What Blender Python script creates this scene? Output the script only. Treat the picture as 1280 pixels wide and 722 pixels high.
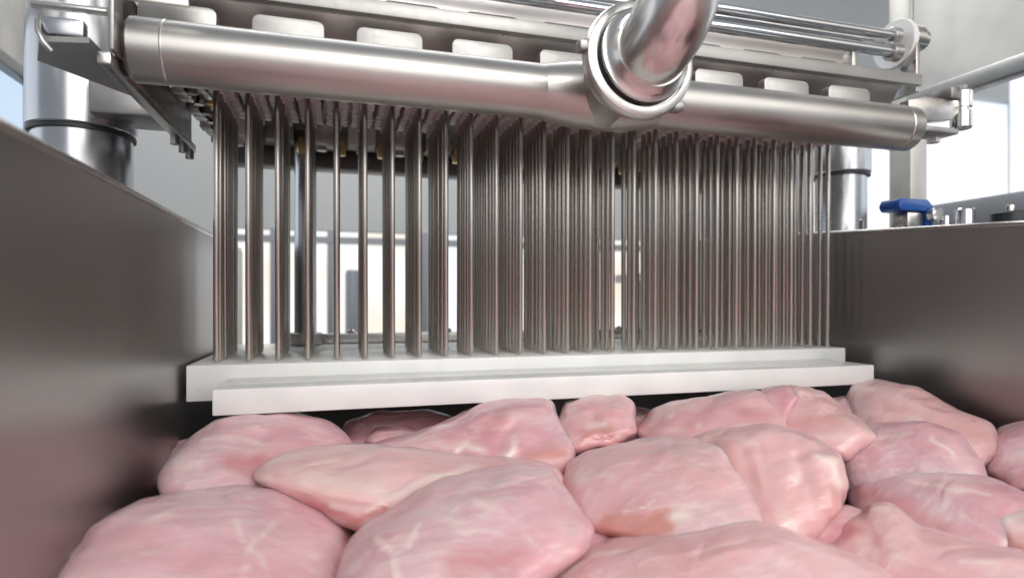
import bpy, bmesh, math, random
from mathutils import Vector, Matrix, noise
S = bpy.context.scene
for o in list(bpy.data.objects): bpy.data.objects.remove(o)
R = math.radians
EYE = 1.0            # camera height above the room floor; all heights below are given relative to it
YAW = R(16.24); F = 752.7; HOR = 375.4

# ------------------------------------------------------------------ camera
cam = bpy.data.cameras.new('camera'); co = bpy.data.objects.new('camera', cam); S.collection.objects.link(co)
co.location = (0, 0, EYE); co.rotation_euler = (R(90), 0, -YAW)
cam.lens = F/1280*36; cam.sensor_width = 36; cam.shift_y = (HOR-361)/1280
cam.clip_start = .01; cam.clip_end = 60
cam.dof.use_dof = True; cam.dof.focus_distance = .56; cam.dof.aperture_fstop = 4.5
S.camera = co
# ------------------------------------------------------------------ world, lamps, exposure
W = bpy.data.worlds.new('World'); S.world = W; W.use_nodes = True
bg = W.node_tree.nodes['Background']; bg.inputs[0].default_value = (.86, .92, 1, 1); bg.inputs[1].default_value = .42
def area(name, loc, target, sx, sy, power, col=(1, 1, 1)):
    l = bpy.data.lights.new(name, 'AREA'); l.shape = 'RECTANGLE'; l.size = sx; l.size_y = sy; l.energy = power; l.color = col
    o = bpy.data.objects.new(name, l); S.collection.objects.link(o); o.location = loc
    o.rotation_euler = (Vector(target)-Vector(loc)).to_track_quat('-Z', 'Y').to_euler()
    return o
area('softbox_front', (.35, -.85, EYE+.62), (.25, .55, EYE-.1), 2.0, 1.0, 14, (1, .97, .94))
area('softbox_side', (1.5, -.2, EYE+.9), (.3, .45, EYE-.1), .8, .8, 6, (1, .98, .96))
area('fill_rear', (.28, -1.0, EYE+1.2), (.26, -.35, EYE-.2), .8, .5, 10, (1, .97, .94))  # added fill, brightens the unseen heap so the pipe mirrors more pink
area('ceiling_lamp', (.3, 1.6, EYE+1.6), (.3, 1.2, EYE), 1.6, .8, 25, (.95, .98, 1))
S.view_settings.view_transform = 'Standard'; S.view_settings.look = 'None'; S.view_settings.gamma = 1
S.view_settings.exposure = .06
S.render.engine = 'CYCLES'

# ------------------------------------------------------------------ materials
def mat(name, col, rough=.5, metal=0, **k):
    m = bpy.data.materials.new(name); m.use_nodes = True
    b = m.node_tree.nodes['Principled BSDF']
    b.inputs['Base Color'].default_value = (*col, 1); b.inputs['Roughness'].default_value = rough; b.inputs['Metallic'].default_value = metal
    for a, v in k.items(): b.inputs[a.replace('_', ' ')].default_value = v
    return m
def N(m, t, **k):
    n = m.node_tree.nodes.new(t)
    for a, v in k.items():
        if a in n.inputs.keys(): n.inputs[a].default_value = v
        else: setattr(n, a, v)
    return n
def L(m, a, b): m.node_tree.links.new(a, b)
def ramp(m, src, stops):
    r = N(m, 'ShaderNodeValToRGB'); el = r.color_ramp.elements
    while len(el) < len(stops): el.new(.5)
    for e, (p, c) in zip(el, stops): e.position = p; e.color = (*c, 1) if len(c) == 3 else c
    L(m, src, r.inputs[0]); return r
def g(v): return (v, v, v)
def metal(name, col, r0, r1, stretch=(1, 1, 1), scale=60, bump=.02, tint=.12, aniso=0):
    m = mat(name, col, r0, 1); b = m.node_tree.nodes['Principled BSDF']; b.inputs['Anisotropic'].default_value = aniso
    tc = N(m, 'ShaderNodeTexCoord'); mp = N(m, 'ShaderNodeMapping'); mp.inputs['Scale'].default_value = stretch
    L(m, tc.outputs['Object'], mp.inputs[0])
    n = N(m, 'ShaderNodeTexNoise', Scale=scale, Detail=5.0); L(m, mp.outputs[0], n.inputs['Vector'])
    n2 = N(m, 'ShaderNodeTexNoise', Scale=14.0, Detail=4.0); L(m, tc.outputs['Object'], n2.inputs['Vector'])
    mx = N(m, 'ShaderNodeMath', operation='MULTIPLY'); L(m, n.outputs[0], mx.inputs[0]); L(m, n2.outputs[0], mx.inputs[1])
    rr = ramp(m, mx.outputs[0], [(.12, g(r0)), (.42, g(r1))]); L(m, rr.outputs[0], b.inputs['Roughness'])
    cc = ramp(m, n2.outputs[0], [(.3, tuple(c*(1-tint) for c in col)), (.7, tuple(min(1, c*(1+tint*.5)) for c in col))]); L(m, cc.outputs[0], b.inputs['Base Color'])
    if bump:
        bp = N(m, 'ShaderNodeBump', Strength=bump*10, Distance=.0004); L(m, n.outputs[0], bp.inputs['Height']); L(m, bp.outputs[0], b.inputs['Normal'])
    return m
M = {}
M['steel'] = metal('satin_steel', (.62, .60, .575), .24, .42, scale=120)
M['pipe'] = metal('drawn_steel_pipe', (.48, .46, .435), .33, .42, (1, 3, 3), 30, .006, .06)
M['polish'] = metal('polished_steel', (.72, .70, .67), .06, .14, scale=40, bump=0)
M['elbow'] = metal('bent_steel_tube', (.66, .64, .62), .22, .3, scale=40, bump=.002, tint=.04)
M['chrome'] = metal('ground_chrome', (.66, .67, .69), .07, .12, scale=40, bump=0)
M['post'] = metal('ground_post_steel', (.50, .51, .53), .2, .30, scale=40, bump=0, tint=.04)
M['needle'] = mat('needle_steel', (.53, .49, .45), .27, 1)
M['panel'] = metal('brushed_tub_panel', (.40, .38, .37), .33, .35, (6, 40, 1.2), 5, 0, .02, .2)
M['cover'] = metal('matt_cover_sheet', (.58, .555, .515), .4, .55, scale=20, bump=0)
M['darksteel'] = metal('dark_frame_steel', (.36, .35, .34), .3, .5, scale=80)  # darker grey steel for frame parts, fittings and bolts
M['brass'] = mat('brass_fitting', (.62, .47, .25), .3, 1)
M['column'] = metal('dark_machine_column', (.16, .145, .135), .35, .5, scale=30, bump=0)
M['seal'] = mat('black_rubber', (.02, .02, .022), .5)
M['blue'] = mat('blue_plastic', (.008, .07, .30), .35)
M['black'] = mat('black_plastic', (.015, .02, .022), .35)
M['belt'] = mat('dark_belt', (.03, .028, .028), .6)
def noisy(name, c0, c1, scale, rough, **k):
    m = mat(name, c0, rough, **k); b = m.node_tree.nodes['Principled BSDF']
    tc = N(m, 'ShaderNodeTexCoord'); n = N(m, 'ShaderNodeTexNoise', Scale=scale, Detail=6.0); L(m, tc.outputs['Object'], n.inputs['Vector'])
    r = ramp(m, n.outputs[0], [(.3, c0), (.7, c1)]); L(m, r.outputs[0], b.inputs['Base Color'])
    return m
M['poly'] = noisy('white_polyethylene', (.78, .785, .765), (.90, .90, .88), 18, .22, Subsurface_Weight=.15, Subsurface_Scale=.004)
M['bushing'] = noisy('grey_nylon_bushing', (.66, .58, .58), (.74, .66, .66), 90, .4)
M['tab'] = metal('bead_blasted_steel', (.47, .46, .44), .45, .55, scale=200)
M['face'] = metal('sloping_sheet_steel', (.60, .56, .54), .3, .4, scale=40, bump=0, tint=.06)
M['wall'] = noisy('painted_wall', (.46, .46, .45), (.51, .51, .50), 1.5, .7)
M['floor'] = noisy('factory_floor', (.25, .25, .25), (.33, .32, .31), 4, .4)
M['frame'] = mat('grey_window_frame', (.30, .31, .33), .45, .4)
M['violet'] = noisy('violet_bin_plastic', (.13, .13, .26), (.19, .18, .33), 4, .4)
M['warmbox'] = mat('brown_carton', (.42, .26, .16), .7)
def emis(name, c0, c1, strength, scale=.8):
    m = bpy.data.materials.new(name); m.use_nodes = True; nt = m.node_tree; nt.nodes.remove(nt.nodes['Principled BSDF'])
    e = N(m, 'ShaderNodeEmission'); e.inputs[1].default_value = strength
    tc = N(m, 'ShaderNodeTexCoord'); n = N(m, 'ShaderNodeTexNoise', Scale=scale, Detail=2.0); L(m, tc.outputs['Object'], n.inputs['Vector'])
    r = ramp(m, n.outputs[0], [(.35, c0), (.65, c1)]); L(m, r.outputs[0], e.inputs[0]); L(m, e.outputs[0], nt.nodes['Material Output'].inputs[0]); return m
M['day'] = emis('daylit_window_cool', (.74, .82, .92), (.97, .98, 1), 1.25, 2.2)
M['sky'] = emis('bluish_window', (.52, .68, .88), (.66, .80, .95), 1.0)
M['daywarm'] = emis('daylit_window_warm', (.80, .73, .62), (.95, .97, 1), 1.2, 3.0)

def meat(name, pale=0., red=0., seed=0., salmon=False, warm=0.):
    m = bpy.data.materials.new(name); m.use_nodes = True
    b = m.node_tree.nodes['Principled BSDF']
    tc = N(m, 'ShaderNodeTexCoord'); mp = N(m, 'ShaderNodeMapping'); mp.inputs['Location'].default_value = (seed*3.1, seed*1.7, seed*2.3)
    L(m, tc.outputs['Object'], mp.inputs[0])
    # domain warp
    wn = N(m, 'ShaderNodeTexNoise', Scale=16.0, Detail=3.0); L(m, mp.outputs[0], wn.inputs['Vector'])
    wv = N(m, 'ShaderNodeVectorMath', operation='MULTIPLY_ADD'); L(m, wn.outputs['Color'], wv.inputs[0]); wv.inputs[1].default_value = (.035, .035, .035); L(m, mp.outputs[0], wv.inputs[2])
    st = N(m, 'ShaderNodeMapping'); st.inputs['Rotation'].default_value = (0, R(12), R(18+25*math.sin(seed*5))); st.inputs['Scale'].default_value = (.28, 1.5, 1.5)
    L(m, wv.outputs[0], st.inputs[0])
    big = N(m, 'ShaderNodeTexNoise', Scale=13.0, Detail=3.0, Roughness=.55); L(m, mp.outputs[0], big.inputs['Vector'])
    fib = N(m, 'ShaderNodeTexNoise', Scale=120.0, Detail=5.0, Roughness=.6); L(m, st.outputs[0], fib.inputs['Vector'])
    mid = N(m, 'ShaderNodeTexNoise', Scale=32.0, Detail=5.0, Roughness=.62); L(m, st.outputs[0], mid.inputs['Vector'])
    pk = (.71-.06*red, .40-.09*red, .435-.09*red); dp = (.65-.08*red, .31-.08*red, .345-.07*red); lt = (.77, .52, .545)
    if salmon: pk, dp, lt = (.62, .27, .20), (.5, .17, .12), (.68, .40, .32)
    c1 = ramp(m, big.outputs[0], [(.32, dp), (.46, pk), (.72, lt)])
    c2 = ramp(m, mid.outputs[0], [(.36, dp), (.5, pk), (.66, (.79, .60, .59))])
    m1 = N(m, 'ShaderNodeMixRGB'); m1.inputs[0].default_value = .5; L(m, c1.outputs[0], m1.inputs[1]); L(m, c2.outputs[0], m1.inputs[2])
    # bluish silverskin film
    fm = N(m, 'ShaderNodeTexNoise', Scale=9.0, Detail=2.0); 
    off = N(m, 'ShaderNodeVectorMath', operation='ADD'); off.inputs[1].default_value = (5.3, 1.1, 7.7); L(m, mp.outputs[0], off.inputs[0]); L(m, off.outputs[0], fm.inputs['Vector'])
    fr = ramp(m, fm.outputs[0], [(.48, g(0)), (.68, g(.55))])
    m2 = N(m, 'ShaderNodeMixRGB'); L(m, fr.outputs[0], m2.inputs[0]); L(m, m1.outputs[0], m2.inputs[1]); m2.inputs[2].default_value = (.66, .50, .56, 1)
    # pale connective tissue strands: thin lines of a warped cell pattern, present only in patches
    vo = N(m, 'ShaderNodeTexVoronoi', feature='DISTANCE_TO_EDGE', Scale=11.0); 
    vs = N(m, 'ShaderNodeMapping'); vs.inputs['Scale'].default_value = (.55, 1.3, 1.3); L(m, wv.outputs[0], vs.inputs[0]); L(m, vs.outputs[0], vo.inputs['Vector'])
    vr = ramp(m, vo.outputs[0], [(0, g(.45)), (.018, g(.25)), (.05, g(0))])
    pt = ramp(m, mid.outputs[0], [(.47, g(0)), (.62, g(1))])
    mu = N(m, 'ShaderNodeMath', operation='MULTIPLY'); L(m, vr.outputs[0], mu.inputs[0]); L(m, pt.outputs[0], mu.inputs[1])
    # fine whitish fibre lines
    fl = ramp(m, fib.outputs[0], [(.48, g(0)), (.68, g(.8))])
    pr = ramp(m, fm.outputs[0], [(.40-.2*pale, g(0)), (.62-.2*pale, g(.75+.2*pale))])
    mf = N(m, 'ShaderNodeMath', operation='MULTIPLY'); L(m, fl.outputs[0], mf.inputs[0]); L(m, pr.outputs[0], mf.inputs[1])
    ad = N(m, 'ShaderNodeMath', operation='ADD', use_clamp=True); L(m, mu.outputs[0], ad.inputs[0]); L(m, mf.outputs[0], ad.inputs[1])
    m3 = N(m, 'ShaderNodeMixRGB'); L(m, ad.outputs[0], m3.inputs[0]); L(m, m2.outputs[0], m3.inputs[1]); m3.inputs[2].default_value = (.84, .73, .67, 1)
    if pale:
        m4 = N(m, 'ShaderNodeMixRGB'); m4.inputs[0].default_value = pale; L(m, m3.outputs[0], m4.inputs[1]); m4.inputs[2].default_value = (.78, .54, .52, 1); m3 = m4
    wr = ramp(m, wn.outputs[0], [(.35, g(.15+.1*warm)), (.65, g(.15+.55*warm))])
    mw = N(m, 'ShaderNodeMixRGB'); L(m, wr.outputs[0], mw.inputs[0]); L(m, m3.outputs[0], mw.inputs[1]); mw.inputs[2].default_value = (.80, .50, .475, 1) if warm else (.70, .44, .49, 1); m3 = mw
    at = N(m, 'ShaderNodeAttribute', attribute_name='patch'); sp = N(m, 'ShaderNodeSeparateColor'); L(m, at.outputs['Color'], sp.inputs[0])
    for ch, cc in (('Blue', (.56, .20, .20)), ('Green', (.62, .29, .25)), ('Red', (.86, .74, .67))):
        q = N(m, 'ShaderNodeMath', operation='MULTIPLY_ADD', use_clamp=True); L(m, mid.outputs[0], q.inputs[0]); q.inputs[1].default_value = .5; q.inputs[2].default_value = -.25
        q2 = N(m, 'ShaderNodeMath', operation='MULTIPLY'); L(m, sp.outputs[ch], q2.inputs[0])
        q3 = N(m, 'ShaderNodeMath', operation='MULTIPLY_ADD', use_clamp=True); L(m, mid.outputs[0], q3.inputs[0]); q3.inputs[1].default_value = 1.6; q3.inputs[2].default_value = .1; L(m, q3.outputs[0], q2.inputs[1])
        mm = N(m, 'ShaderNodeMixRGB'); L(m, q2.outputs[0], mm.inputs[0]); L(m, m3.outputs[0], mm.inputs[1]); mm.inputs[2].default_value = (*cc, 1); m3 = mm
        m.node_tree.nodes.remove(q)
    L(m, m3.outputs[0], b.inputs['Base Color'])
    b.inputs['Subsurface Weight'].default_value = .7; b.inputs['Subsurface Radius'].default_value = (1, .38, .30); b.inputs['Subsurface Scale'].default_value = .008
    rr = ramp(m, big.outputs[0], [(.3, g(.26)), (.7, g(.42))]); L(m, rr.outputs[0], b.inputs['Roughness'])
    b.inputs['Coat Weight'].default_value = .55; b.inputs['Coat Roughness'].default_value = .09
    sm = N(m, 'ShaderNodeMath', operation='MULTIPLY_ADD'); L(m, mid.outputs[0], sm.inputs[0]); sm.inputs[1].default_value = 1.2; L(m, fib.outputs[0], sm.inputs[2])
    s2 = N(m, 'ShaderNodeMath', operation='MULTIPLY_ADD'); L(m, mu.outputs[0], s2.inputs[0]); s2.inputs[1].default_value = .35; L(m, sm.outputs[0], s2.inputs[2])
    bp = N(m, 'ShaderNodeBump', Strength=.55, Distance=.0012); L(m, s2.outputs[0], bp.inputs['Height']); L(m, bp.outputs[0], b.inputs['Normal']); L(m, bp.outputs[0], b.inputs['Coat Normal'])
    return m
M['fat'] = noisy('white_fat', (.80, .68, .60), (.88, .80, .74), 60, .35, Subsurface_Weight=.5, Subsurface_Scale=.004, Coat_Weight=.3)
M['salmon'] = meat('salmon_cut_meat', 0, 0, 4, True)

# ------------------------------------------------------------------ mesh helpers (all in metres, heights relative to the camera)
def box(bm, x0, x1, y0, y1, z0, z1, bev=0, seg=2):
    r = bmesh.ops.create_cube(bm, size=1); vs = r['verts']
    for v in vs: v.co = Vector(((x0+x1)/2+v.co.x*(x1-x0), (y0+y1)/2+v.co.y*(y1-y0), (z0+z1)/2+v.co.z*(z1-z0)))
    if bev:
        es = list({e for v in vs for e in v.link_edges})
        bmesh.ops.bevel(bm, geom=es, offset=bev, segments=seg, profile=.5, affect='EDGES')
def lathe(bm, prof, base, axis=(0, 0, 1), n=48, cap=True):
    """prof: (radius, distance along axis)"""
    q = Vector((0, 0, 1)).rotation_difference(Vector(axis)); rings = []
    for r, t in prof:
        rings.append([bm.verts.new(Vector(base)+q@Vector((r*math.cos(2*math.pi*i/n), r*math.sin(2*math.pi*i/n), t))) for i in range(n)])
    for a, b in zip(rings, rings[1:]):
        for i in range(n): bm.faces.new((a[i], a[(i+1) % n], b[(i+1) % n], b[i]))
    if cap: bm.faces.new(rings[0][::-1]); bm.faces.new(rings[-1])
def rod(bm, p, q, r, n=24, ch=0):
    p, q = Vector(p), Vector(q); l = (q-p).length
    pr = [(r, 0), (r, l)] if not ch else [(r-ch, 0), (r, ch), (r, l-ch), (r-ch, l)]
    lathe(bm, pr, p, (q-p).normalized(), n)
def tube(bm, pts, r, n=40, cap=True):
    pts = [Vector(p) for p in pts]; rings = []; up = Vector((1, 0, 0)); prev = None
    for i, p in enumerate(pts):
        t = (pts[min(i+1, len(pts)-1)]-pts[max(i-1, 0)]).normalized()
        if prev is None: a = t.orthogonal().normalized()
        else: a = (prev-t*prev.dot(t)).normalized()
        prev = a; b = t.cross(a)
        rings.append([bm.verts.new(p+(a*math.cos(2*math.pi*k/n)+b*math.sin(2*math.pi*k/n))*r) for k in range(n)])
    for a, b in zip(rings, rings[1:]):
        for k in range(n): bm.faces.new((a[k], a[(k+1) % n], b[(k+1) % n], b[k]))
    if cap: bm.faces.new(rings[0][::-1]); bm.faces.new(rings[-1])
def prism(bm, pts, vec, bev=0):
    a = [bm.verts.new(p) for p in pts]; f = bm.faces.new(a)
    r = bmesh.ops.extrude_face_region(bm, geom=[f]); vs = [v for v in r['geom'] if isinstance(v, bmesh.types.BMVert)]
    for v in vs: v.co += Vector(vec)
    if bev:
        es = list({e for v in vs+a for e in v.link_edges}); bmesh.ops.bevel(bm, geom=es, offset=bev, segments=2, profile=.5, affect='EDGES')
def world(o):
    p = Vector((0, 0, 0))
    while o: p += o.location; o = o.parent
    return p
def obj(name, bm, m, parent=None, smooth=35):
    bmesh.ops.recalc_face_normals(bm, faces=bm.faces)
    me = bpy.data.meshes.new(name)
    for v in bm.verts: v.co.z += EYE
    if parent: base = world(parent)
    else:
        xs = [v.co for v in bm.verts]
        base = Vector(((min(c.x for c in xs)+max(c.x for c in xs))/2, (min(c.y for c in xs)+max(c.y for c in xs))/2, min(c.z for c in xs)))
    for v in bm.verts: v.co -= base
    bm.to_mesh(me); bm.free(); me.materials.append(M[m] if isinstance(m, str) else m)
    if smooth:
        for p in me.polygons: p.use_smooth = True
        if smooth < 180: me.set_sharp_from_angle(angle=R(smooth))
    o = bpy.data.objects.new(name, me); S.collection.objects.link(o)
    if parent: o.parent = parent
    else: o.location = base
    return o
def tag(o, label, cat, group=None):
    o['label'] = label; o['category'] = cat
    if group: o['group'] = group
    return o
def thing(name, label, cat, loc, group=None):
    o = bpy.data.objects.new(name, None); S.collection.objects.link(o); o.location = (loc[0], loc[1], loc[2]+EYE); o.empty_display_size = .02
    return tag(o, label, cat, group)
def struct(o): o['kind'] = 'structure'; return o
def B(): return bmesh.new()
def one(name, fn, m, parent=None, smooth=35):
    bm = B(); fn(bm); return obj(name, bm, m, parent, smooth)

# ------------------------------------------------------------------ setting: room behind the machine
struct(one('floor', lambda b: box(b, -6, 8, -4, 9, -EYE-.05, -EYE), 'floor'))
YB = 2.2
# back wall with a band of windows under a grey upper panel
def back(b):
    box(b, -.72, 1.5, YB, YB+.1, .245, 2.2); box(b, 1.5, 6, YB, YB+.1, 1.0, 2.2); box(b, -5, -.72, YB, YB+.1, 1.25, 2.2); box(b, -5, -2.6, YB, YB+.1, .05, 1.25); box(b, -5, 6, YB, YB+.1, -EYE, -.22)
    box(b, -5, -.36, YB, YB+.1, -.22, .05); box(b, -.72, -.36, YB, YB+.1, .05, .245); box(b, 1.42, 1.50, YB, YB+.1, -.22, .245); box(b, 3.3, 6, YB, YB+.1, -.22, 1.0)
rw = struct(one('room_wall', back, 'wall', smooth=0))
for (x0, x1, z0, z1, mm) in ((-.36, .26, -.22, .245, 'daywarm'), (.31, .80, -.22, .245, 'day'), (.85, 1.42, -.22, .245, 'daywarm'), (1.50, 1.93, -.22, 1.0, 'day'), (1.99, 3.3, -.22, 1.0, 'day'), (-2.6, -.72, .05, 1.25, 'sky')):
    w = one('window', lambda b: box(b, x0, x1, YB+.05, YB+.06, z0, z1), mm, rw)
    if z1 < .3: one('transom', lambda b: box(b, x0+.013, x1-.013, YB-.012, YB+.04, .2, .222), 'frame', w, 0)
    for xx in ((x0, x1) if z1 > .3 or x0 > 0 else (x0, -.205, -.02, x1)): one('jamb', lambda b: box(b, xx-.012, xx+.012, YB-.010, YB+.04, z0, z1), 'frame', w, 0)
struct(one('side_wall', lambda b: (box(b, 3.2, 3.3, -3, YB, -EYE, -.1), box(b, 3.2, 3.3, -3, YB, 1.7, 2.4)), 'wall', smooth=0))
t = thing('window_bay', 'big overexposed window seen at the right behind the machine frame', 'window', (3.2, .6, -.1))
for k in range(2): one('pane', lambda b: box(b, 3.24, 3.25, -1+k*1.62, .58+k*1.62, -.1, 1.7), 'day', t)
t = thing('window_bay', 'pale blue window at far left beyond the tub panel', 'window', (-2.4, 1.6, -.3))
one('pane', lambda b: box(b, -2.45, -2.44, .2, 4, -.3, 1.9), 'day', t)
one('frame', lambda b: box(b, -2.43, -2.40, .2, .26, -.3, 1.9), 'frame', t); one('frame', lambda b: box(b, -2.43, -2.40, 3.9, 4, -.3, 1.9), 'frame', t)
# blurred objects behind the needles
t = thing('storage_bin', 'blurred violet blue plastic bin far behind the right needles', 'bin', (1.12, 1.46, .08))
one('body', lambda b: box(b, .99, 1.25, 1.4, 1.52, .08, .32, .012), 'violet', t); one('rim', lambda b: box(b, .98, 1.26, 1.39, 1.53, .32, .34, .006), 'violet', t)
tag(one('carton', lambda b: (box(b, 1.0, 1.17, 1.2, 1.36, .08, .165, .004), box(b, 1.07, 1.10, 1.1975, 1.2, .082, .16)), 'warmbox'), 'blurred brown carton in front of the violet bin', 'carton')
tag(one('rear_shelf', lambda b: (box(b, .85, 1.5, 1.15, 1.75, .055, .08, .004), box(b, .87, .91, 1.17, 1.21, -EYE, .055), box(b, 1.44, 1.48, 1.17, 1.21, -EYE, .055), box(b, .87, .91, 1.69, 1.73, -EYE, .055), box(b, 1.44, 1.48, 1.69, 1.73, -EYE, .055)), 'darksteel'), 'grey steel shelf carrying the bin and carton behind the needles', 'shelf')
for (x, y, h, r) in ((-.085, 1.9, .04, .028), (.045, 1.85, .09, .02)):
    tag(one('standing_canister', lambda b: lathe(b, [(r, -.2), (r, h-.01), (r*.8, h)], (x, y, 0)), 'frame'),
        'blurred grey canister before the bright window, '+('shorter and left' if x < 0 else 'taller and right'), 'canister', 'canisters before the window')
tag(one('rear_bench', lambda b: (box(b, -.3, .3, 1.75, 2.05, -.225, -.2, .004), box(b, -.28, -.24, 1.77, 1.81, -EYE, -.225), box(b, .24, .28, 1.77, 1.81, -EYE, -.225), box(b, -.28, -.24, 1.99, 2.03, -EYE, -.225), box(b, .24, .28, 1.99, 2.03, -EYE, -.225)), 'darksteel'), 'low steel bench under the bright rear window', 'bench')

# ------------------------------------------------------------------ machine enclosure
t = thing('machine_hood', 'beige grey cover panel with folded lower lip at upper right', 'cover', (.95, .6, .33))
one('cover_panel', lambda b: box(b, .95, .956, .05, .80, .352, .9), 'cover', t)
one('lower_lip', lambda b: box(b, .935, .962, .05, .80, .325, .352, .003), 'darksteel', t)
one('corner_post', lambda b: box(b, .945, .985, .80, .845, -.2, .9, .006), 'cover', t)
t = thing('side_beam', 'grey slanting frame beam below the bright right window', 'beam', (.95, .5, .12))
one('beam', lambda b: box(b, .94, .965, -.1, .80, .115, .157, .004), 'frame', t)
t = thing('machine_hood', 'dull grey cover panel at the upper left corner', 'cover', (-.5, .8, .36))
one('cover_panel', lambda b: box(b, -.506, -.50, .3, 1.22, .385, 1.1), 'cover', t)
one('lower_lip', lambda b: box(b, -.515, -.492, .3, 1.22, .365, .385, .003), 'darksteel', t)
one('corner_post', lambda b: box(b, -.515, -.485, 1.22, 1.25, -.5, 1.1, .003), 'frame', t)

# ------------------------------------------------------------------ tub
t = thing('tub_side_panel', 'dark brushed steel tub panel filling the left side', 'side panel', (-.145, .4, -.24))
one('sheet', lambda b: box(b, -.146, -.141, -1.15, 1.02, -.24, .0745), 'panel', t)
one('rolled_edge', lambda b: rod(b, (-.1465, -1.15, .0775), (-.1465, 1.02, .0775), .0048, 16), 'steel', t)
t = thing('tub_side_panel', 'brushed steel tub panel on the right under the blue clamp', 'side panel', (.66, .4, -.24))
def rp(b):
    prism(b, [(.66, -1.15, -.24), (.66, 1.02, -.24), (.66, 1.02, .113), (.66, .685, .0915), (.66, .43, .0745), (.66, -.3, .045), (.66, -1.15, .045)], (.005, 0, 0))
one('sheet', rp, 'panel', t)
one('rolled_edge', lambda b: tube(b, [(.664, -.3, .047), (.664, .43, .0765), (.664, .685, .0935), (.664, 1.02, .115)], .0036, 14), 'steel', t)
one('outer_flange', lambda b: prism(b, [(.668, -.3, .042), (.668, .43, .0715), (.668, .685, .0885), (.668, 1.02, .11), (.668, 1.02, .107), (.668, .685, .0855), (.668, .43, .0685), (.668, -.3, .039)], (.075, 0, 0)), 'steel', t)
tag(one('rear_light_stop', lambda b: box(b, -.14, .659, 1.0, 1.006, -.24, -.115), 'panel'), 'added dark panel blocking rear window light under the white plate', 'side panel')  # added closure, keeps window light from shining in under the plate
struct(one('conveyor_belt', lambda b: box(b, -.139, .658, -1.15, .999, -.24, -.225), 'belt'))

# ------------------------------------------------------------------ white stripper plate
t = thing('stripper_plate', 'white plastic stepped plate pressing down over the chicken', 'pressure plate', (.25, .6, -.096))
one('front_strip', lambda b: box(b, -.0993, .595, .5495, .6285, -.096, -.0741, .0013), 'poly', t)
def blk(b):
    prism(b, [(-.136, .629, -.0955), (.634, .629, -.0955), (.634, .629, -.0613), (-.136, .629, -.0613)], (0, .29, 0), .0013)
one('rear_block', blk, 'poly', t)
one('rear_rail', lambda b: box(b, -.03, .60, .885, .905, -.0610, -.047, .001), 'steel', t)
for (x, y) in ((.02, .895), (.16, .895), (.30, .895), (.44, .895), (.57, .895)):
    one('rail_bolt', lambda b: lathe(b, [(.006, 0), (.006, .004), (.0045, .0055)], (x, y, -.0470), n=12), 'polish', t)

# ------------------------------------------------------------------ needle head
head = thing('needle_head', 'needle head holding dense rows of steel injection needles', 'injector head', (.25, .75, .2))
X0, DX, Y0, DY, NX, NY = -.1133, .0284, .650, .0140, 27, 9
HB = .213
one('carrier_plate', lambda b: box(b, X0-.046, X0+26*DX+.03, .612, .95, HB+.022, HB+.034, .002), 'steel', head)
random.seed(3)
bm = B(); lathe(bm, [(.0022, -.0605), (.0029, -.058), (.0029, HB+.004)], (0, 0, 0), n=14)
nm = bpy.data.meshes.new('needle'); bmesh.ops.recalc_face_normals(bm, faces=bm.faces); bm.to_mesh(nm); bm.free(); nm.materials.append(M['needle'])
for p in nm.polygons: p.use_smooth = True
nm.set_sharp_from_angle(angle=R(40))
bm = B(); box(bm, -.0122, .0122, -.0062, .0062, HB, HB+.021, .0012, 1); lathe(bm, [(.0045, HB-.006), (.0052, HB-.001)], (0, 0, 0), n=12)
um = bpy.data.meshes.new('bushing'); bmesh.ops.recalc_face_normals(bm, faces=bm.faces); bm.to_mesh(um); bm.free(); um.materials.append(M['bushing'])
hl = head.location
for i in range(NX):
    for j in range(NY):
        if (i in (16, 17) and j >= 3) or (i == 12 and j >= 6) or (i == 9 and j >= 6): continue   # stations left free at the rear
        n = bpy.data.objects.new('needle', nm); S.collection.objects.link(n); n.parent = head
        n.location = Vector((X0+DX*i+random.uniform(-.0007, .0007), Y0+DY*j+random.uniform(-.0010, .0010), EYE))-hl
        n.rotation_euler = (random.uniform(-.003, .003), random.uniform(-.003, .003), 0)
        u = bpy.data.objects.new('bushing', um); S.collection.objects.link(u); u.parent = n
# rear and side works under the carrier plate
one('rear_beam', lambda b: box(b, X0-.025, X0+26*DX+.02, .905, .945, HB-.022, HB+.0215, .002), 'column', head)
for k in range(15):
    x = X0-.01+k*.052
    one('valve_block', lambda b: (box(b, x-.018, x+.018, .835, .868, HB-.004+random.uniform(-.004, .004), HB+.0215, .002), lathe(b, [(.007, HB-.012), (.007, HB)], (x, .85, 0), n=12)), random.choice(['darksteel', 'steel', 'bushing']), head)
    one('nipple', lambda b: lathe(b, [(.005, HB-.018), (.0065, HB-.012), (.0065, HB-.004), (.004, HB+.002)], (x+.026, .845, 0), n=12), random.choice(['brass', 'brass', 'steel']), head)
one('cross_rail', lambda b: box(b, X0-.02, X0+26*DX+.02, .876, .892, HB, HB+.0213, .001), 'darksteel', head)
for k in range(9):
    y = .60+k*.034
    one('side_block', lambda b: box(b, X0-.044, X0-.031, y-.010, y+.010, HB-.006+.003*(k % 2), HB+.0215, .001), ['darksteel', 'steel'][k % 2], head)
    one('side_block', lambda b: box(b, X0-.029, X0-.014, y-.013, y+.013, HB+.002-.002*(k % 3), HB+.0215, .002), ['steel', 'brass', 'darksteel'][k % 3], head)
    one('side_screw', lambda b: lathe(b, [(.005, HB-.007), (.005, HB+.0015)], (X0-.026, y, 0), n=10), ['darksteel', 'polish'][k % 2], head)
one('side_rail', lambda b: box(b, -.166, -.157, .50, .775, .171, .180, .001), 'steel', head)
one('side_web', lambda b: box(b, -.1635, -.1605, .52, .77, .180, .247, .0005), 'darksteel', head)
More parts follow.
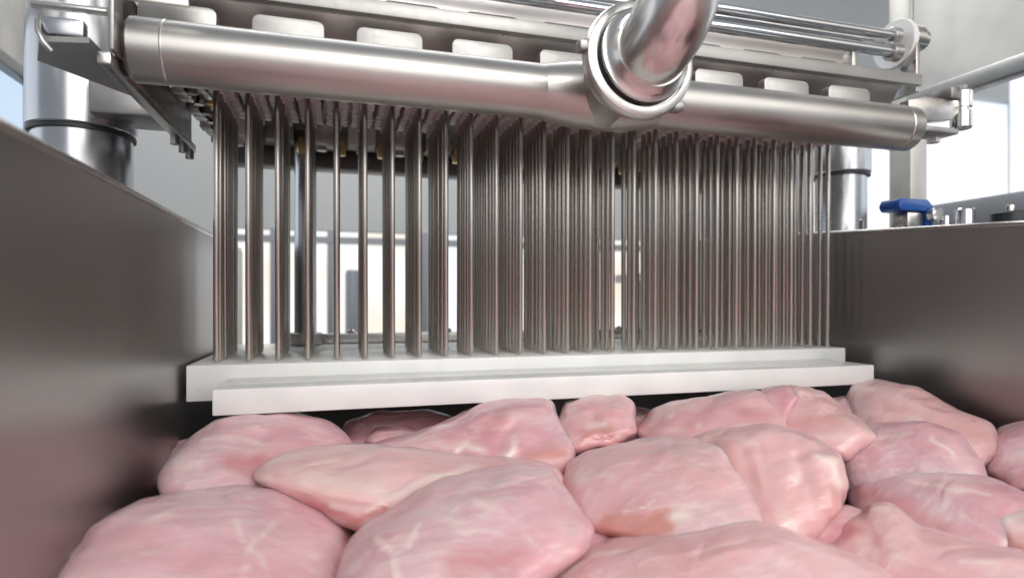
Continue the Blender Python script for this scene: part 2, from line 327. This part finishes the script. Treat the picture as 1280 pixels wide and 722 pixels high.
for y in (.70, .735, .765): one('rail_bolt', lambda b: lathe(b, [(.0045, .162), (.0045, .171)], (-.1615, y, 0), n=10), 'darksteel', head)
one('side_arm', lambda b: box(b, -.235, -.167, .685, .742, .185, .225, .003), 'darksteel', head)
# front face plate, edge bar and second row of tabs
one('face_plate', lambda b: prism(b, [(-.152, .562, .256), (-.152, .566, .256), (-.152, .606, .204), (-.152, .602, .204)], (.80, 0, 0)), 'face', head)
one('edge_bar', lambda b: box(b, -.175, .672, .553, .562, .2565, .270, .0012), 'tab', head)
one('top_plate', lambda b: box(b, -.16, .66, .5695, .70, .258, .262), 'steel', head)
one('rear_face_plate', lambda b: box(b, -.155, .655, .640, .644, .2625, .33), 'face', head)
def tabm(b, x, y, z0, z1, w, th):
    r = .006; pts = [(x-w/2, y, z0), (x+w/2, y, z0)]
    for k in range(5): a = R(90*k/4); pts.append((x+w/2-r+r*math.cos(a), y, z1-r+r*math.sin(a)))
    for k in range(5): a = R(90+90*k/4); pts.append((x-w/2+r+r*math.cos(a), y, z1-r+r*math.sin(a)))
    prism(b, pts, (0, th, 0), .0008)
for x in [-.124+.0837*k for k in range(9)]:
    one('rear_tab', lambda b: tabm(b, x+.03, .612, .2625, .300, .058, .008), 'tab', head)

# ------------------------------------------------------------------ brine manifold
man = thing('brine_manifold', 'long satin steel manifold pipe across the front of the head', 'manifold pipe', (.24, .53, .17))
PY, PZ, PR = .530, .194, .0245
one('pipe', lambda b: lathe(b, [(PR-.004, -.004), (PR, 0), (PR, .770), (PR-.004, .774)], (-.150, PY, PZ), (1, 0, 0), 64), 'pipe', man)
for xx in (-.128, .604): one('weld_seam', lambda b: lathe(b, [(PR, 0), (PR+.0006, .001), (PR, .002)], (xx, PY, PZ), (1, 0, 0), 64), 'steel', man)
for x in [-.122+.0835*k for k in range(9)]:
    one('tab', lambda b: tabm(b, x, .536, .205, .2365, .057, .012), 'tab', man)
# tee branch towards the camera with flared root
XT = .240
def tee(b):
    lathe(b, [(.032, .0), (.029, .012), (.0275, .022), (.0275, .046)], (XT, PY-.006, PZ+.001), (0, -1, .04), 48)
one('tee_branch', tee, 'pipe', man)
one('tee_collar', lambda b: lathe(b, [(PR-.0002, 0), (PR+.0006, .004), (PR+.002, .012), (PR+.0045, .026), (PR+.006, .038), (PR+.006, .082), (PR+.0045, .094), (PR+.002, .108), (PR+.0006, .116), (PR-.0002, .12)], (XT-.060, PY, PZ), (1, 0, 0), 64), 'pipe', man)
one('branch_flange', lambda b: lathe(b, [(.030, 0), (.041, .004), (.043, .008), (.043, .0115)], (XT, PY-.0585, PZ+.003), (0, -1, .04), 56), 'steel', man)
# feed pipe with clamp
fp = thing('feed_pipe', 'polished elbow pipe curving up from the round clamp flange', 'pipe elbow', (XT, .43, .2))
ax = Vector((0, -1, .04)).normalized()
one('clamp_ring', lambda b: lathe(b, [(.034, 0), (.0465, .002), (.0485, .005), (.0485, .0125), (.0475, .0155), (.0455, .0165), (.041, .0168), (.0405, .015)], (XT, PY-.071, PZ+.0035), ax, 64), 'steel', fp)
one('ferrule', lambda b: lathe(b, [(.031, 0), (.0375, .0005), (.039, .0025), (.0385, .005), (.036, .0058), (.0335, .008), (.0305, .015)], (XT, PY-.0895, PZ+.0045), ax, 56), 'elbow', fp)
pts = []
c0 = Vector((XT, PY-.098, PZ+.005)); 
RB = .040
pts.append(c0+Vector((0, .01, 0))); pts.append(c0)
tilt = Vector((.10, -.10, 1)).normalized()
for k in range(1, 15):
    a = R(90*k/14); pts.append(c0+Vector((0, -RB*math.sin(a), 0))+tilt*RB*(1-math.cos(a)))
for k in range(1, 6): pts.append(pts[16-1]+tilt*.05*k)
one('elbow', lambda b: tube(b, pts, .0295, 56), 'elbow', fp)
one('gasket', lambda b: lathe(b, [(.0393, 0), (.0393, .0012)], (XT, PY-.0885, PZ+.0043), ax, 56), 'seal', fp)
one('clamp_lug', lambda b: box(b, XT-.054, XT-.042, PY-.086, PY-.074, PZ+.006, PZ+.015, .002), 'darksteel', fp)
one('clamp_hinge', lambda b: (box(b, XT+.030, XT+.040, PY-.087, PY-.074, PZ-.035, PZ-.027, .002),), 'darksteel', fp)

# ------------------------------------------------------------------ upper rods and their bracket
tag(one('cross_rod', lambda b: rod(b, (-.2, .604, .3385), (.695, .604, .3385), .0062, 24, .001), 'chrome'), 'topmost polished cross rod running into the right end bracket', 'rod', 'cross rods above the head')
tag(one('cross_rod', lambda b: rod(b, (-.2, .588, .309), (.672, .588, .309), .0068, 24, .001), 'chrome'), 'lower front polished cross rod just above the edge bar', 'rod', 'cross rods above the head')
tag(one('cross_rod', lambda b: rod(b, (-.2, .632, .3435), (.70, .632, .3435), .006, 24, .001), 'chrome'), 'rear cross rod half hidden behind the topmost rod', 'rod', 'cross rods above the head')
t = thing('rod_bracket', 'white and steel bearing bracket clamping the ends of the cross rods', 'bracket', (.70, .6, .28))
one('bearing_plate', lambda b: lathe(b, [(.030, 0), (.031, .001), (.031, .007), (.030, .008)], (.697, .615, .334), (1, 0, 0), 40), 'poly', t)
one('bearing_ring', lambda b: lathe(b, [(.015, 0), (.017, .002), (.017, .016), (.013, .019), (.013, .026)], (.706, .604, .338), (1, 0, 0), 32), 'polish', t)
one('collar', lambda b: lathe(b, [(.010, 0), (.011, .001), (.011, .013), (.010, .014)], (.66, .588, .309), (1, 0, 0), 28), 'steel', t)
one('collar', lambda b: lathe(b, [(.0095, 0), (.0105, .001), (.0105, .010), (.0095, .011)], (.680, .604, .3385), (1, 0, 0), 28), 'steel', t)
one('lever', lambda b: rod(b, (.722, .60, .325), (.672, .578, .285), .004, 12), 'darksteel', t)
one('web', lambda b: box(b, .700, .706, .585, .64, .2625, .325, .001), 'steel', t); one('web', lambda b: box(b, .60, .608, .585, .60, .2625, .302, .001), 'steel', t)
one('bolt', lambda b: lathe(b, [(.006, 0), (.006, .006)], (.733, .604, .338), (1, 0, 0), 6), 'steel', t, 20)
# right end latch of the head
t = thing('end_latch', 'small steel latch with upright pin at the right end of the head', 'latch', (.70, .545, .2))
one('arm', lambda b: prism(b, [(.635, .540, .205), (.700, .540, .214), (.712, .540, .224), (.712, .540, .238), (.66, .540, .238), (.635, .540, .232)], (0, .012, 0), .001), 'steel', t)
one('pin_barrel', lambda b: lathe(b, [(.010, .206), (.0115, .2075), (.0115, .226), (.009, .2275), (.009, .230), (.0115, .2315), (.0115, .250), (.010, .252)], (.722, .545, 0), n=32), 'polish', t)
one('pin_head', lambda b: lathe(b, [(.006, .252), (.006, .258)], (.722, .545, 0), n=6), 'steel', t, 20)
one('lower_plate', lambda b: box(b, .655, .706, .535, .565, .196, .203, .0015), 'darksteel', t)
one('nut', lambda b: lathe(b, [(.007, .188), (.007, .196)], (.685, .55, 0), n=6), 'steel', t, 20)
one('stop', lambda b: box(b, .694, .708, .535, .56, .239, .252, .001), 'darksteel', t)
# left bracket
t = thing('end_bracket', 'pale steel gusset bracket at the left end of the manifold', 'bracket', (-.19, .52, .18))
one('gusset', lambda b: prism(b, [(-.200, .497, .181), (-.167, .49, .181), (-.167, .60, .181), (-.176, .605, .181), (-.217, .537, .181)], (0, 0, .004)), 'tab', t)
one('upright', lambda b: box(b, -.157, -.1535, .495, .515, .180, .240, .001), 'darksteel', t)
one('clamp_block', lambda b: box(b, -.199, -.172, .494, .504, .186, .199, .002), 'post', t)
one('pull_rod', lambda b: rod(b, (-.204, .497, .207), (-.158, .497, .207), .003, 14), 'polish', t)
one('hook', lambda b: tube(b, [(-.199, .493, .194), (-.198, .490, .186), (-.194, .489, .178), (-.190, .491, .173)], .0018, 10), 'darksteel', t)
one('screw', lambda b: lathe(b, [(.006, .25), (.006, .256), (.004, .258)], (-.157, .496, 0), n=12), 'polish', t)
one('corner_plate', lambda b: box(b, -.150, -.105, .494, .498, .217, .262, .001), 'steel', t)

# ------------------------------------------------------------------ guide posts
def post(name, label, x, y, r, rs, zs, z0, z1, extra=None):
    t = thing(name, label, 'guide post', (x, y, z0), 'steel guide posts around the needles')
    one('column', lambda b: lathe(b, [(r, z0), (r, zs)], (x, y, 0), n=64), 'post', t)
    one('sleeve', lambda b: lathe(b, [(rs-.002, zs-.001), (rs, zs+.001), (rs, z1)], (x, y, 0), n=64), 'post', t)
    one('seal_ring', lambda b: lathe(b, [(rs-.001, zs-.005), (rs-.001, zs-.0012)], (x, y, 0), n=64), 'seal', t)
    return t
post('guide_post', 'thick chrome guide post rising behind the left tub panel', -.262, .752, .046, .050, .180, -.4, .50)
post('guide_post', 'thick chrome guide post behind the rightmost needles', .772, .776, .037, .043, .200, -.4, .32)
t = thing('guide_rod', 'slim shiny guide rod standing on the plate behind the left needles', 'guide rod', (-.04, .87, -.061))
one('rod', lambda b: lathe(b, [(.0145, -.044), (.0145, HB)], (-.041, .872, 0), n=40), 'post', t)
one('collar', lambda b: lathe(b, [(.022, -.0608), (.0225, -.060), (.0225, -.045), (.021, -.044)], (-.041, .872, 0), n=40), 'darksteel', t)

for (x0, x1, y, lb) in ((.285, .345, 1.14, 'dark machine column behind the middle needles, leftmost of three'), (.44, .53, 1.17, 'widest dark machine column behind the middle needles'), (.72, .785, 1.15, 'dark machine column behind the needles next to the violet bin')):
    t = thing('machine_column', lb, 'column', ((x0+x1)/2, y, -.5), 'dark columns behind the needles')
    one('post', lambda b: box(b, x0, x1, y, y+.06, -.5, .36, .004), 'column', t)
    one('cover_strip', lambda b: box(b, x0+.02, x0+.045, y-.006, y-.0005, -.3, .30, .001), 'darksteel', t)
# ------------------------------------------------------------------ small hardware on the right flange
t = thing('toggle_clamp', 'blue plastic toggle clamp standing on the right tub edge', 'clamp', (.70, .59, .085))
one('handle', lambda b: prism(b, [(.672, .585, .120), (.676, .585, .128), (.720, .585, .128), (.729, .585, .120), (.729, .585, .090), (.718, .585, .090), (.718, .585, .113), (.676, .585, .113)], (0, .03, 0), .002), 'blue', t)
one('body', lambda b: (box(b, .690, .7165, .588, .612, .090, .112, .003),), 'steel', t)
one('base', lambda b: box(b, .672, .712, .583, .615, .083, .0895, .0015), 'blue', t)
one('pivot', lambda b: lathe(b, [(.009, 0), (.009, .008), (.007, .010)], (.7235, .583, .108), (0, -1, 0), 20), 'steel', t)
t = thing('stud', 'small dark stud on the right tub edge left of the blue clamp', 'stud', (.70, .66, .088))
one('base', lambda b: lathe(b, [(.008, .089), (.008, .093)], (.70, .665, 0), n=6), 'darksteel', t, 20); one('pin', lambda b: lathe(b, [(.005, .093), (.005, .111), (.004, .112)], (.70, .665, 0), n=14), 'darksteel', t)
t = thing('stud', 'bright steel round stud just right of the blue clamp', 'stud', (.73, .57, .085))
one('base', lambda b: lathe(b, [(.006, .082), (.006, .106)], (.735, .575, 0), n=20), 'chrome', t); one('cap', lambda b: lathe(b, [(.011, .094), (.011, .112), (.009, .114)], (.748, .560, 0), n=24), 'chrome', t)
t = thing('knob', 'flat black knob with steel screw on the right tub edge', 'knob', (.73, .49, .08))
one('grip', lambda b: lathe(b, [(.014, .079), (.019, .083), (.019, .097), (.016, .099)], (.725, .492, 0), n=24), 'black', t)
one('screw', lambda b: lathe(b, [(.004, .099), (.004, .106), (.003, .1075)], (.725, .492, 0), n=12), 'steel', t)
one('tongue', lambda b: box(b, .741, .775, .486, .498, .083, .087, .001), 'blue', t)

# ------------------------------------------------------------------ chicken breasts
def ray(px, py):
    u, v = (px-640)/F, (HOR-py)/F
    return Vector((u*math.cos(YAW)+math.sin(YAW), -u*math.sin(YAW)+math.cos(YAW), v))
def breast(label, pts, z, b=.05, pale=0., red=0., seed=1, amp=.0035, name='chicken_breast', m=None, parent=None, lvl=5, flat=3.0, grooves=(), paint=(), slope=1.0, warm=0.):
    """a lump of meat: its outline round the cut, its own distance z and half thickness b"""
    amp *= .62; grooves = [(*g_[:5], g_[5]*.7) for g_ in grooves]
    cx = (min(p[0] for p in pts)+max(p[0] for p in pts))/2; cy = (min(p[1] for p in pts)+max(p[1] for p in pts))/2
    C = ray(cx, cy)*z; n = C.normalized(); rt = Vector((math.cos(YAW), -math.sin(YAW), 0)); rt = (rt-n*rt.dot(n)).normalized(); up = rt.cross(n)
    poly = []
    for p in pts:
        r = ray(*p); q = r*(C.dot(n)/r.dot(n))-C; poly.append((math.atan2(q.dot(up), q.dot(rt)), math.hypot(q.dot(up), q.dot(rt))))
    K = 180; tab = []
    P = [(d*math.cos(a), d*math.sin(a)) for a, d in poly]
    for k in range(K):
        a = 2*math.pi*k/K-math.pi; dx, dy = math.cos(a), math.sin(a); best = 0
        for (x1, y1), (x2, y2) in zip(P, P[1:]+P[:1]):
            ex, ey = x2-x1, y2-y1; den = dx*ey-dy*ex
            if abs(den) < 1e-12: continue
            tt = (x1*ey-y1*ex)/den; s = (x1*dy-y1*dx)/den
            if tt > 0 and -1e-6 <= s <= 1+1e-6: best = max(best, tt)
        tab.append(best)
    for _ in range(5): tab = [(tab[k-1]+2*tab[k]+tab[(k+1) % K])/4 for k in range(K)]
    bm = bmesh.new(); bmesh.ops.create_icosphere(bm, subdivisions=lvl, radius=1); cl = bm.verts.layers.float_color.new('patch')
    sv = Vector((seed*3.7, seed*1.3, seed*.7)); rmean = sum(tab)/K
    for v in bm.verts:
        x, y, zz = v.co; rr = min(1, math.hypot(x, zz)); a = math.atan2(zz, x)
        f = (a+math.pi)/(2*math.pi)*K; k0 = int(f) % K; Rr = tab[k0]*(1-f % 1)+tab[(k0+1) % K]*(f % 1)
        dep = (1-rr**flat)**(1/flat)*b*(1 if y > 0 else -1)
        # rr is the distance from the centre of the outline; low-frequency undulation and folds
        hu = math.sin(a)*rr*Rr                     # a fillet lies on the heap: its far side is higher and farther, its near side lower and nearer
        p = (C+rt*(math.cos(a)*rr*Rr)+up*hu)*(1+slope*hu/C.length)+n*dep
        nn = (rt*x+up*zz+n*y).normalized()
        d = noise.fractal(p*17+sv, .8, 2.0, 3)*amp*1.6; w2 = noise.noise(Vector((p.x*9, p.y*20, p.z*20))+sv*3); d -= max(0, 1-abs(w2)*6)*amp*.25
        d += noise.fractal(Vector((p.x*25, p.y*60, p.z*60))+sv, 1, 2.1, 3)*amp*.35
        w = noise.noise(p*22+sv*2); d -= max(0, 1-abs(w)*8)*amp*.3       # shallow seams between muscle strands
        for (gx, gy, hx, hy, wd, dp) in grooves:                          # creases running from one point to another
            A = ray(gx, gy); E_ = ray(hx, hy); q = p/p.dot(n)*1.0; A = A/A.dot(n); E_ = E_/E_.dot(n)
            if y < 0:
                s = max(0, min(1, (q-A).dot(E_-A)/(E_-A).length_squared)); dd = (q-(A+(E_-A)*s)).length*F
                d -= dp*math.exp(-(dd/wd)**2)
        col = [0, 0, 0]
        if y < .2 and paint:
            zc = p.x*math.sin(YAW)+p.y*math.cos(YAW); qx = 640+F*(p.x*math.cos(YAW)-p.y*math.sin(YAW))/zc; qy = HOR-F*p.z/zc
            wob = 1+.55*noise.noise(p*90+sv); shx = 5*noise.noise(p*55+sv); shy = 5*noise.noise(p*55-sv)
            for (kind, pl, wd, st, bu) in paint:
                k = math.exp(-(segdist(qx+shx, qy+shy, pl)/(wd*wob))**2*.9); i = 'fsr'.index(kind)
                col[i] = min(1, col[i]+st*(.95 if kind == 'f' else 1)*k); d += bu*k
        v[cl] = (*col, 1)
        v.co = p+nn*d
    return obj2(name, bm, m or meat('chicken_meat', pale, red, seed, False, warm), parent, label)
def segdist(px, py, pl):
    best = 1e9
    for (x1, y1), (x2, y2) in zip(pl, pl[1:] or pl):
        dx, dy = x2-x1, y2-y1; l = dx*dx+dy*dy; s = 0 if l == 0 else max(0, min(1, ((px-x1)*dx+(py-y1)*dy)/l))
        best = min(best, math.hypot(px-x1-dx*s, py-y1-dy*s))
    return best
def obj2(name, bm, m, parent, label):
    o = obj(name, bm, m, parent, 180)
    if label and not parent: tag(o, label, 'chicken breast', 'raw chicken breasts in the tub')
    return o
def nub(label, parent, pts, z, b, seed, m='fat', name='fat_strip'):
    o = breast(None, pts, z, b, seed=seed, amp=.0012, name=name, m=M[m], parent=parent, lvl=4, flat=2)
    if label: o['label'] = label
    return o

A = breast('large smooth pink breast in the bottom left corner', [(66, 728), (92, 688), (130, 650), (175, 626), (230, 612), (300, 607), (350, 611), (398, 630), (432, 655), (439, 690), (430, 745), (395, 810), (250, 840), (110, 810)], .37, .06, seed=1, amp=.003, lvl=6, paint=[('f',[(296,650),(310,682),(330,704)],3,.7,.0003),('f',[(345,652),(312,685),(300,720)],3,.7,.0003),('f',[(188,648),(216,640)],2,.6,0),('f',[(84,690)],6,1,.002),('r',[(436,660),(436,720)],8,.5,0),('f',[(150,700),(230,680)],2,.5,0),('f',[(365,690),(420,700)],2,.4,0)])
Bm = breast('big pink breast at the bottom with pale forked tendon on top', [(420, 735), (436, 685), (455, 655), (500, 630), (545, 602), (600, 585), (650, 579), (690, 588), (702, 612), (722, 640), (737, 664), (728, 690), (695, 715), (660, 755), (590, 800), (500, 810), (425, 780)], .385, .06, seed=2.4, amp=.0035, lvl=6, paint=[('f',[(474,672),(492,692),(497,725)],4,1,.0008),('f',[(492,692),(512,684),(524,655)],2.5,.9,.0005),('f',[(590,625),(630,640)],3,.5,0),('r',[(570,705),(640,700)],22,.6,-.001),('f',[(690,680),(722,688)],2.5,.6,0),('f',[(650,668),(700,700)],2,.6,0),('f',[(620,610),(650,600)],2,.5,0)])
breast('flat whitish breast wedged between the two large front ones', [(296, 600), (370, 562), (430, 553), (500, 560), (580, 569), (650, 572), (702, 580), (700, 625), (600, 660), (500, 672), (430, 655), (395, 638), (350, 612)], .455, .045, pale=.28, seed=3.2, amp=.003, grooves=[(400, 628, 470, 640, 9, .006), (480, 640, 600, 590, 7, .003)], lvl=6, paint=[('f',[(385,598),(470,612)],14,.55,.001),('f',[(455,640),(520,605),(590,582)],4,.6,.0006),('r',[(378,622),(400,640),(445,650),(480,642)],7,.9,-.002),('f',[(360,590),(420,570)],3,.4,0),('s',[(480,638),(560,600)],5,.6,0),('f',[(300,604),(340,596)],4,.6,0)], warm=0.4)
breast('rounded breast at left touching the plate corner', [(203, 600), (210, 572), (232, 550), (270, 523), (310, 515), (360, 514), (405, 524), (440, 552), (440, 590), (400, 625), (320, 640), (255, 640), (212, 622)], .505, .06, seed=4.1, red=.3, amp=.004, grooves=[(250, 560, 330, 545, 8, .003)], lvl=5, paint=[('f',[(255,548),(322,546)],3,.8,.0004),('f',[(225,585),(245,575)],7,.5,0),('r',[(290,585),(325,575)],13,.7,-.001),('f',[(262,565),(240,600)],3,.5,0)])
breast('small dark edged piece squeezed against the left tub panel', [(202, 605), (206, 570), (222, 552), (260, 540), (275, 580), (240, 620)], .545, .03, seed=5.5, red=.4)
E_ = breast('peaked purplish breast standing up to the middle of the plate', [(440, 562), (480, 548), (520, 540), (565, 519), (605, 503), (650, 498), (688, 497), (694, 525), (714, 552), (720, 580), (680, 605), (600, 600), (500, 590), (450, 580)], .545, .05, seed=6.2, red=.35, amp=.004, grooves=[(625, 560, 645, 530, 7, .004), (690, 545, 640, 575, 6, .003)], lvl=6, paint=[('f',[(572,560),(584,556),(600,563)],5,1,.002),('f',[(634,568),(642,552)],5,.9,.0015),('s',[(662,574),(705,568)],9,.8,.002),('r',[(605,540),(625,525)],8,.5,-.001),('f',[(525,545),(560,556)],4,.4,0)], slope=.8)
P = breast('small folded breast tip under the centre of the plate', [(690, 535), (705, 504), (740, 495), (778, 493), (797, 504), (796, 540), (770, 560), (720, 566), (695, 558)], .575, .04, seed=7.7, red=.2, amp=.004, grooves=[(740, 520, 760, 550, 6, .004)], lvl=5, paint=[('s',[(732,546),(750,536),(770,540)],7,.9,.002),('r',[(745,550),(770,549)],5,.8,-.002),('f',[(735,532),(755,528)],3,.7,.0005),('f',[(775,545)],5,.5,0)], warm=0.5)
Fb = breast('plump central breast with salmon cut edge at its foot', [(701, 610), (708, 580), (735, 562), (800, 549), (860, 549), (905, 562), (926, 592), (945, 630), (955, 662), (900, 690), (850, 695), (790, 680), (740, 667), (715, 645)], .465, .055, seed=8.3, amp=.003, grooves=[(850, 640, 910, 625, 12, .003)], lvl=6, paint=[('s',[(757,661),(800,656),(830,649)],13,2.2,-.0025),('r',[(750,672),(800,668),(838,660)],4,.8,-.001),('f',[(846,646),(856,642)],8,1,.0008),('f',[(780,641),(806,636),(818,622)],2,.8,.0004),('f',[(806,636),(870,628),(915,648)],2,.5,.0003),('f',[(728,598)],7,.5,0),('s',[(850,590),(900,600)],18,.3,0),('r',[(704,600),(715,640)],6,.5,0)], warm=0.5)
G = breast('breast draped downward just right of the plump central one', [(850, 552), (900, 534), (960, 529), (1010, 545), (1050, 566), (1060, 600), (1054, 640), (1020, 668), (985, 690), (940, 680), (920, 620), (890, 580)], .475, .055, seed=9.9, pale=.15, amp=.004, grooves=[(1000, 570, 1030, 640, 9, .005), (930, 570, 950, 640, 8, .003)], lvl=6, paint=[('f',[(1024,570),(1044,576),(1052,605)],6,.9,.0006),('f',[(985,595),(1000,600),(985,608)],2,.7,0),('s',[(905,570),(940,600)],8,.45,-.0005),('f',[(980,640),(1000,665)],8,.4,0),('s',[(1040,610),(1050,650)],7,.5,0),('f',[(900,548),(950,556)],3,.5,0)], slope=.7, warm=0.8)
breast('smooth breast behind the plump central one under the plate edge', [(790, 540), (820, 507), (860, 495), (910, 488), (950, 487), (978, 507), (985, 550), (900, 575), (820, 565)], .565, .05, seed=10.4, red=.25, amp=.004, lvl=5, paint=[('f',[(838,520)],4,.9,.001),('f',[(875,530)],3.5,1,.001),('r',[(930,515),(960,525)],9,.5,0),('f',[(800,540),(850,538)],3,.5,0)], warm=0.3)
breast('breast under the right half of the plate edge with dark hollow beside it', [(935, 508), (955, 485), (990, 479), (1030, 491), (1070, 518), (1100, 545), (1060, 575), (990, 565), (945, 545)], .575, .05, seed=11.3, pale=.1, amp=.004, grooves=[(960, 500, 955, 535, 6, .004)], lvl=5, paint=[('s',[(985,530),(1050,522)],9,.5,0),('f',[(1000,545),(1060,545)],4,.5,0),('f',[(960,500),(1000,492)],3,.4,0)], warm=0.8)
breast('rear breast by the right end of the plate sloping to the tub wall', [(1058, 494), (1066, 479), (1100, 476), (1150, 487), (1200, 512), (1240, 528), (1250, 560), (1220, 590), (1150, 580), (1070, 560)], .605, .055, seed=12.8, pale=.12, amp=.004, lvl=5, paint=[('f',[(1068,488),(1080,486)],5,.9,.001),('s',[(1180,535),(1230,545)],10,.4,0),('f',[(1090,515),(1150,525)],3,.5,0),('f',[(1110,500),(1160,510)],2,.4,0)], warm=0.8)
breast('domed lilac pink breast on the right with silvery sheen', [(1036, 565), (1050, 541), (1095, 529), (1150, 526), (1200, 541), (1228, 575), (1240, 610), (1150, 630), (1060, 615)], .525, .04, seed=13.1, red=.1, amp=.003, lvl=6, paint=[('f',[(1165,548),(1190,570)],3,.8,.0003),('s',[(1030,548),(1050,545)],8,.9,0),('f',[(1100,545),(1140,540)],3,.4,0),('f',[(1150,585),(1210,592)],5,.5,0)], slope=.7)
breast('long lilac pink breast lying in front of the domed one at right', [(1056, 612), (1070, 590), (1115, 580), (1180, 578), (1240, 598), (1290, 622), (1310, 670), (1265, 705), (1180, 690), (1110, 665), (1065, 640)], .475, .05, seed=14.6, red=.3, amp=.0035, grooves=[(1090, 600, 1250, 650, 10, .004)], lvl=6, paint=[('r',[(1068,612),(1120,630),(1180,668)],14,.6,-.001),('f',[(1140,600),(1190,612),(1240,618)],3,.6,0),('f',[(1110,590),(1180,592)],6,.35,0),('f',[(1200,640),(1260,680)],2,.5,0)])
breast('rounded breast cut by the right picture edge beside the tub wall', [(1228, 590), (1232, 555), (1250, 535), (1280, 526), (1320, 535), (1350, 580), (1320, 620), (1260, 618)], .555, .05, seed=15.2, red=.2, lvl=5, paint=[('f',[(1250,575),(1285,572)],3,.5,0),('r',[(1240,600),(1290,600)],10,.5,0)])
breast('broad breast along the bottom centre cut by the lower edge', [(655, 735), (690, 704), (760, 676), (850, 658), (930, 653), (1000, 668), (1060, 692), (1130, 730), (1110, 800), (900, 830), (720, 800)], .375, .06, seed=16.5, pale=.15, amp=.003, grooves=[(780, 690, 800, 760, 8, .002)], lvl=6, paint=[('f',[(690,722),(740,695),(775,684)],2.5,.8,.0004),('f',[(860,690),(960,670),(1010,690)],2,.5,0),('f',[(720,690),(745,676)],7,.5,0),('f',[(830,670),(900,664)],2,.4,0)], warm=0.35)
breast('pale breast with pointed hump in the lower right corner', [(990, 700), (1030, 666), (1058, 646), (1090, 631), (1118, 632), (1145, 656), (1220, 680), (1290, 690), (1340, 730), (1310, 800), (1150, 810), (1030, 780)], .41, .06, seed=17.1, pale=.2, amp=.004, grooves=[(1075, 640, 1090, 680, 8, .004)], lvl=6, paint=[('f',[(1092,640),(1112,640)],5,.7,.0008),('r',[(1040,668),(1075,660)],8,.6,0),('f',[(1200,700),(1250,706)],3,.5,0),('f',[(1110,690),(1180,712)],2,.4,0)], slope=.85, warm=0.7)
Sx = breast('small pale tipped piece at the right edge above the corner', [(1238, 660), (1250, 642), (1290, 636), (1340, 650), (1340, 700), (1290, 698), (1255, 685)], .42, .03, seed=18.9, red=.2, lvl=5, paint=[('f',[(1246,652),(1262,645),(1282,646)],7,1,.001),('s',[(1262,672),(1278,680)],8,.8,0)], warm=0.7)
breast('dark red breast in the shade under the left half of the plate', [(415, 560), (430, 525), (470, 512), (530, 512), (575, 525), (580, 560), (480, 580)], .62, .04, seed=19.4, red=.4, amp=.004, lvl=5, paint=[('f',[(470,530),(520,540)],5,.6,0)])
breast('little pink knob of meat left of the folded tip under the plate', [(692, 537), (702, 520), (722, 516), (736, 530), (730, 556), (706, 562)], .56, .02, seed=24.4, amp=.003)
breast('thin strip of meat squeezed between plate edge and the rear right pieces', [(940, 496), (955, 484), (985, 481), (1000, 494), (985, 530), (955, 535)], .57, .02, seed=25.4, red=.3, amp=.003)
breast('narrow salmon fold tucked between the domed and the rear right breast', [(1005, 545), (1030, 535), (1060, 538), (1062, 550), (1040, 562), (1012, 560)], .535, .02, seed=26.4, pale=.1, amp=.003, paint=[('s', [(1015, 548), (1050, 544)], 12, .8, 0)])
breast('ragged purplish scrap in the dark gap left of the peaked breast', [(455, 552), (470, 535), (505, 528), (530, 540), (520, 560), (480, 566)], .585, .025, seed=27.1, red=.6, amp=.005)
# lower layer, seen only in the gaps
breast('half hidden breast low in the gap below the centre pieces', [(640, 640), (690, 590), (760, 600), (790, 660), (760, 720), (660, 720)], .47, .05, seed=20.2, red=.5)
breast('half hidden breast low in the gap on the right', [(930, 690), (980, 650), (1060, 630), (1110, 650), (1110, 720), (960, 730)], .46, .04, seed=21.2, red=.5)
breast('hidden lower breast in the back right shade under the plate', [(980, 560), (1000, 505), (1060, 495), (1090, 510), (1090, 560)], .66, .04, seed=22.2, red=.8)
breast('hidden lower breast in the back centre shade under the plate', [(690, 560), (700, 520), (740, 510), (800, 510), (840, 520), (840, 565)], .68, .05, seed=23.2, red=.8)

# the heap goes on towards and under the camera, where the steel mirrors it
src = [A, Bm, Fb, G, E_]
random.seed(11)
spots = [(-.05, .17), (.10, .20), (.25, .17), (.41, .20)]
for r_ in range(8):
    for c_ in range(6): spots.append((-.07+.132*c_+random.uniform(-.012, .012)+(.02 if r_ % 2 else 0), .07-.135*r_+(.03 if c_ % 2 else 0)+random.uniform(-.012, .012)))
for k, (x, y) in enumerate(spots):
    o = src[k % 5].copy(); S.collection.objects.link(o)
    x = max(-.065, min(.575, x))
    o.location = (x, y, EYE-.232+random.uniform(-.008, .004)); o.rotation_euler = (0, 0, random.uniform(-.4, .4)+(3.14 if k % 2 else 0))
    o['label'] = 'raw chicken breast lying in the near part of the tub just below the picture'; o['category'] = 'chicken breast'; o['group'] = 'raw chicken breasts in the tub'
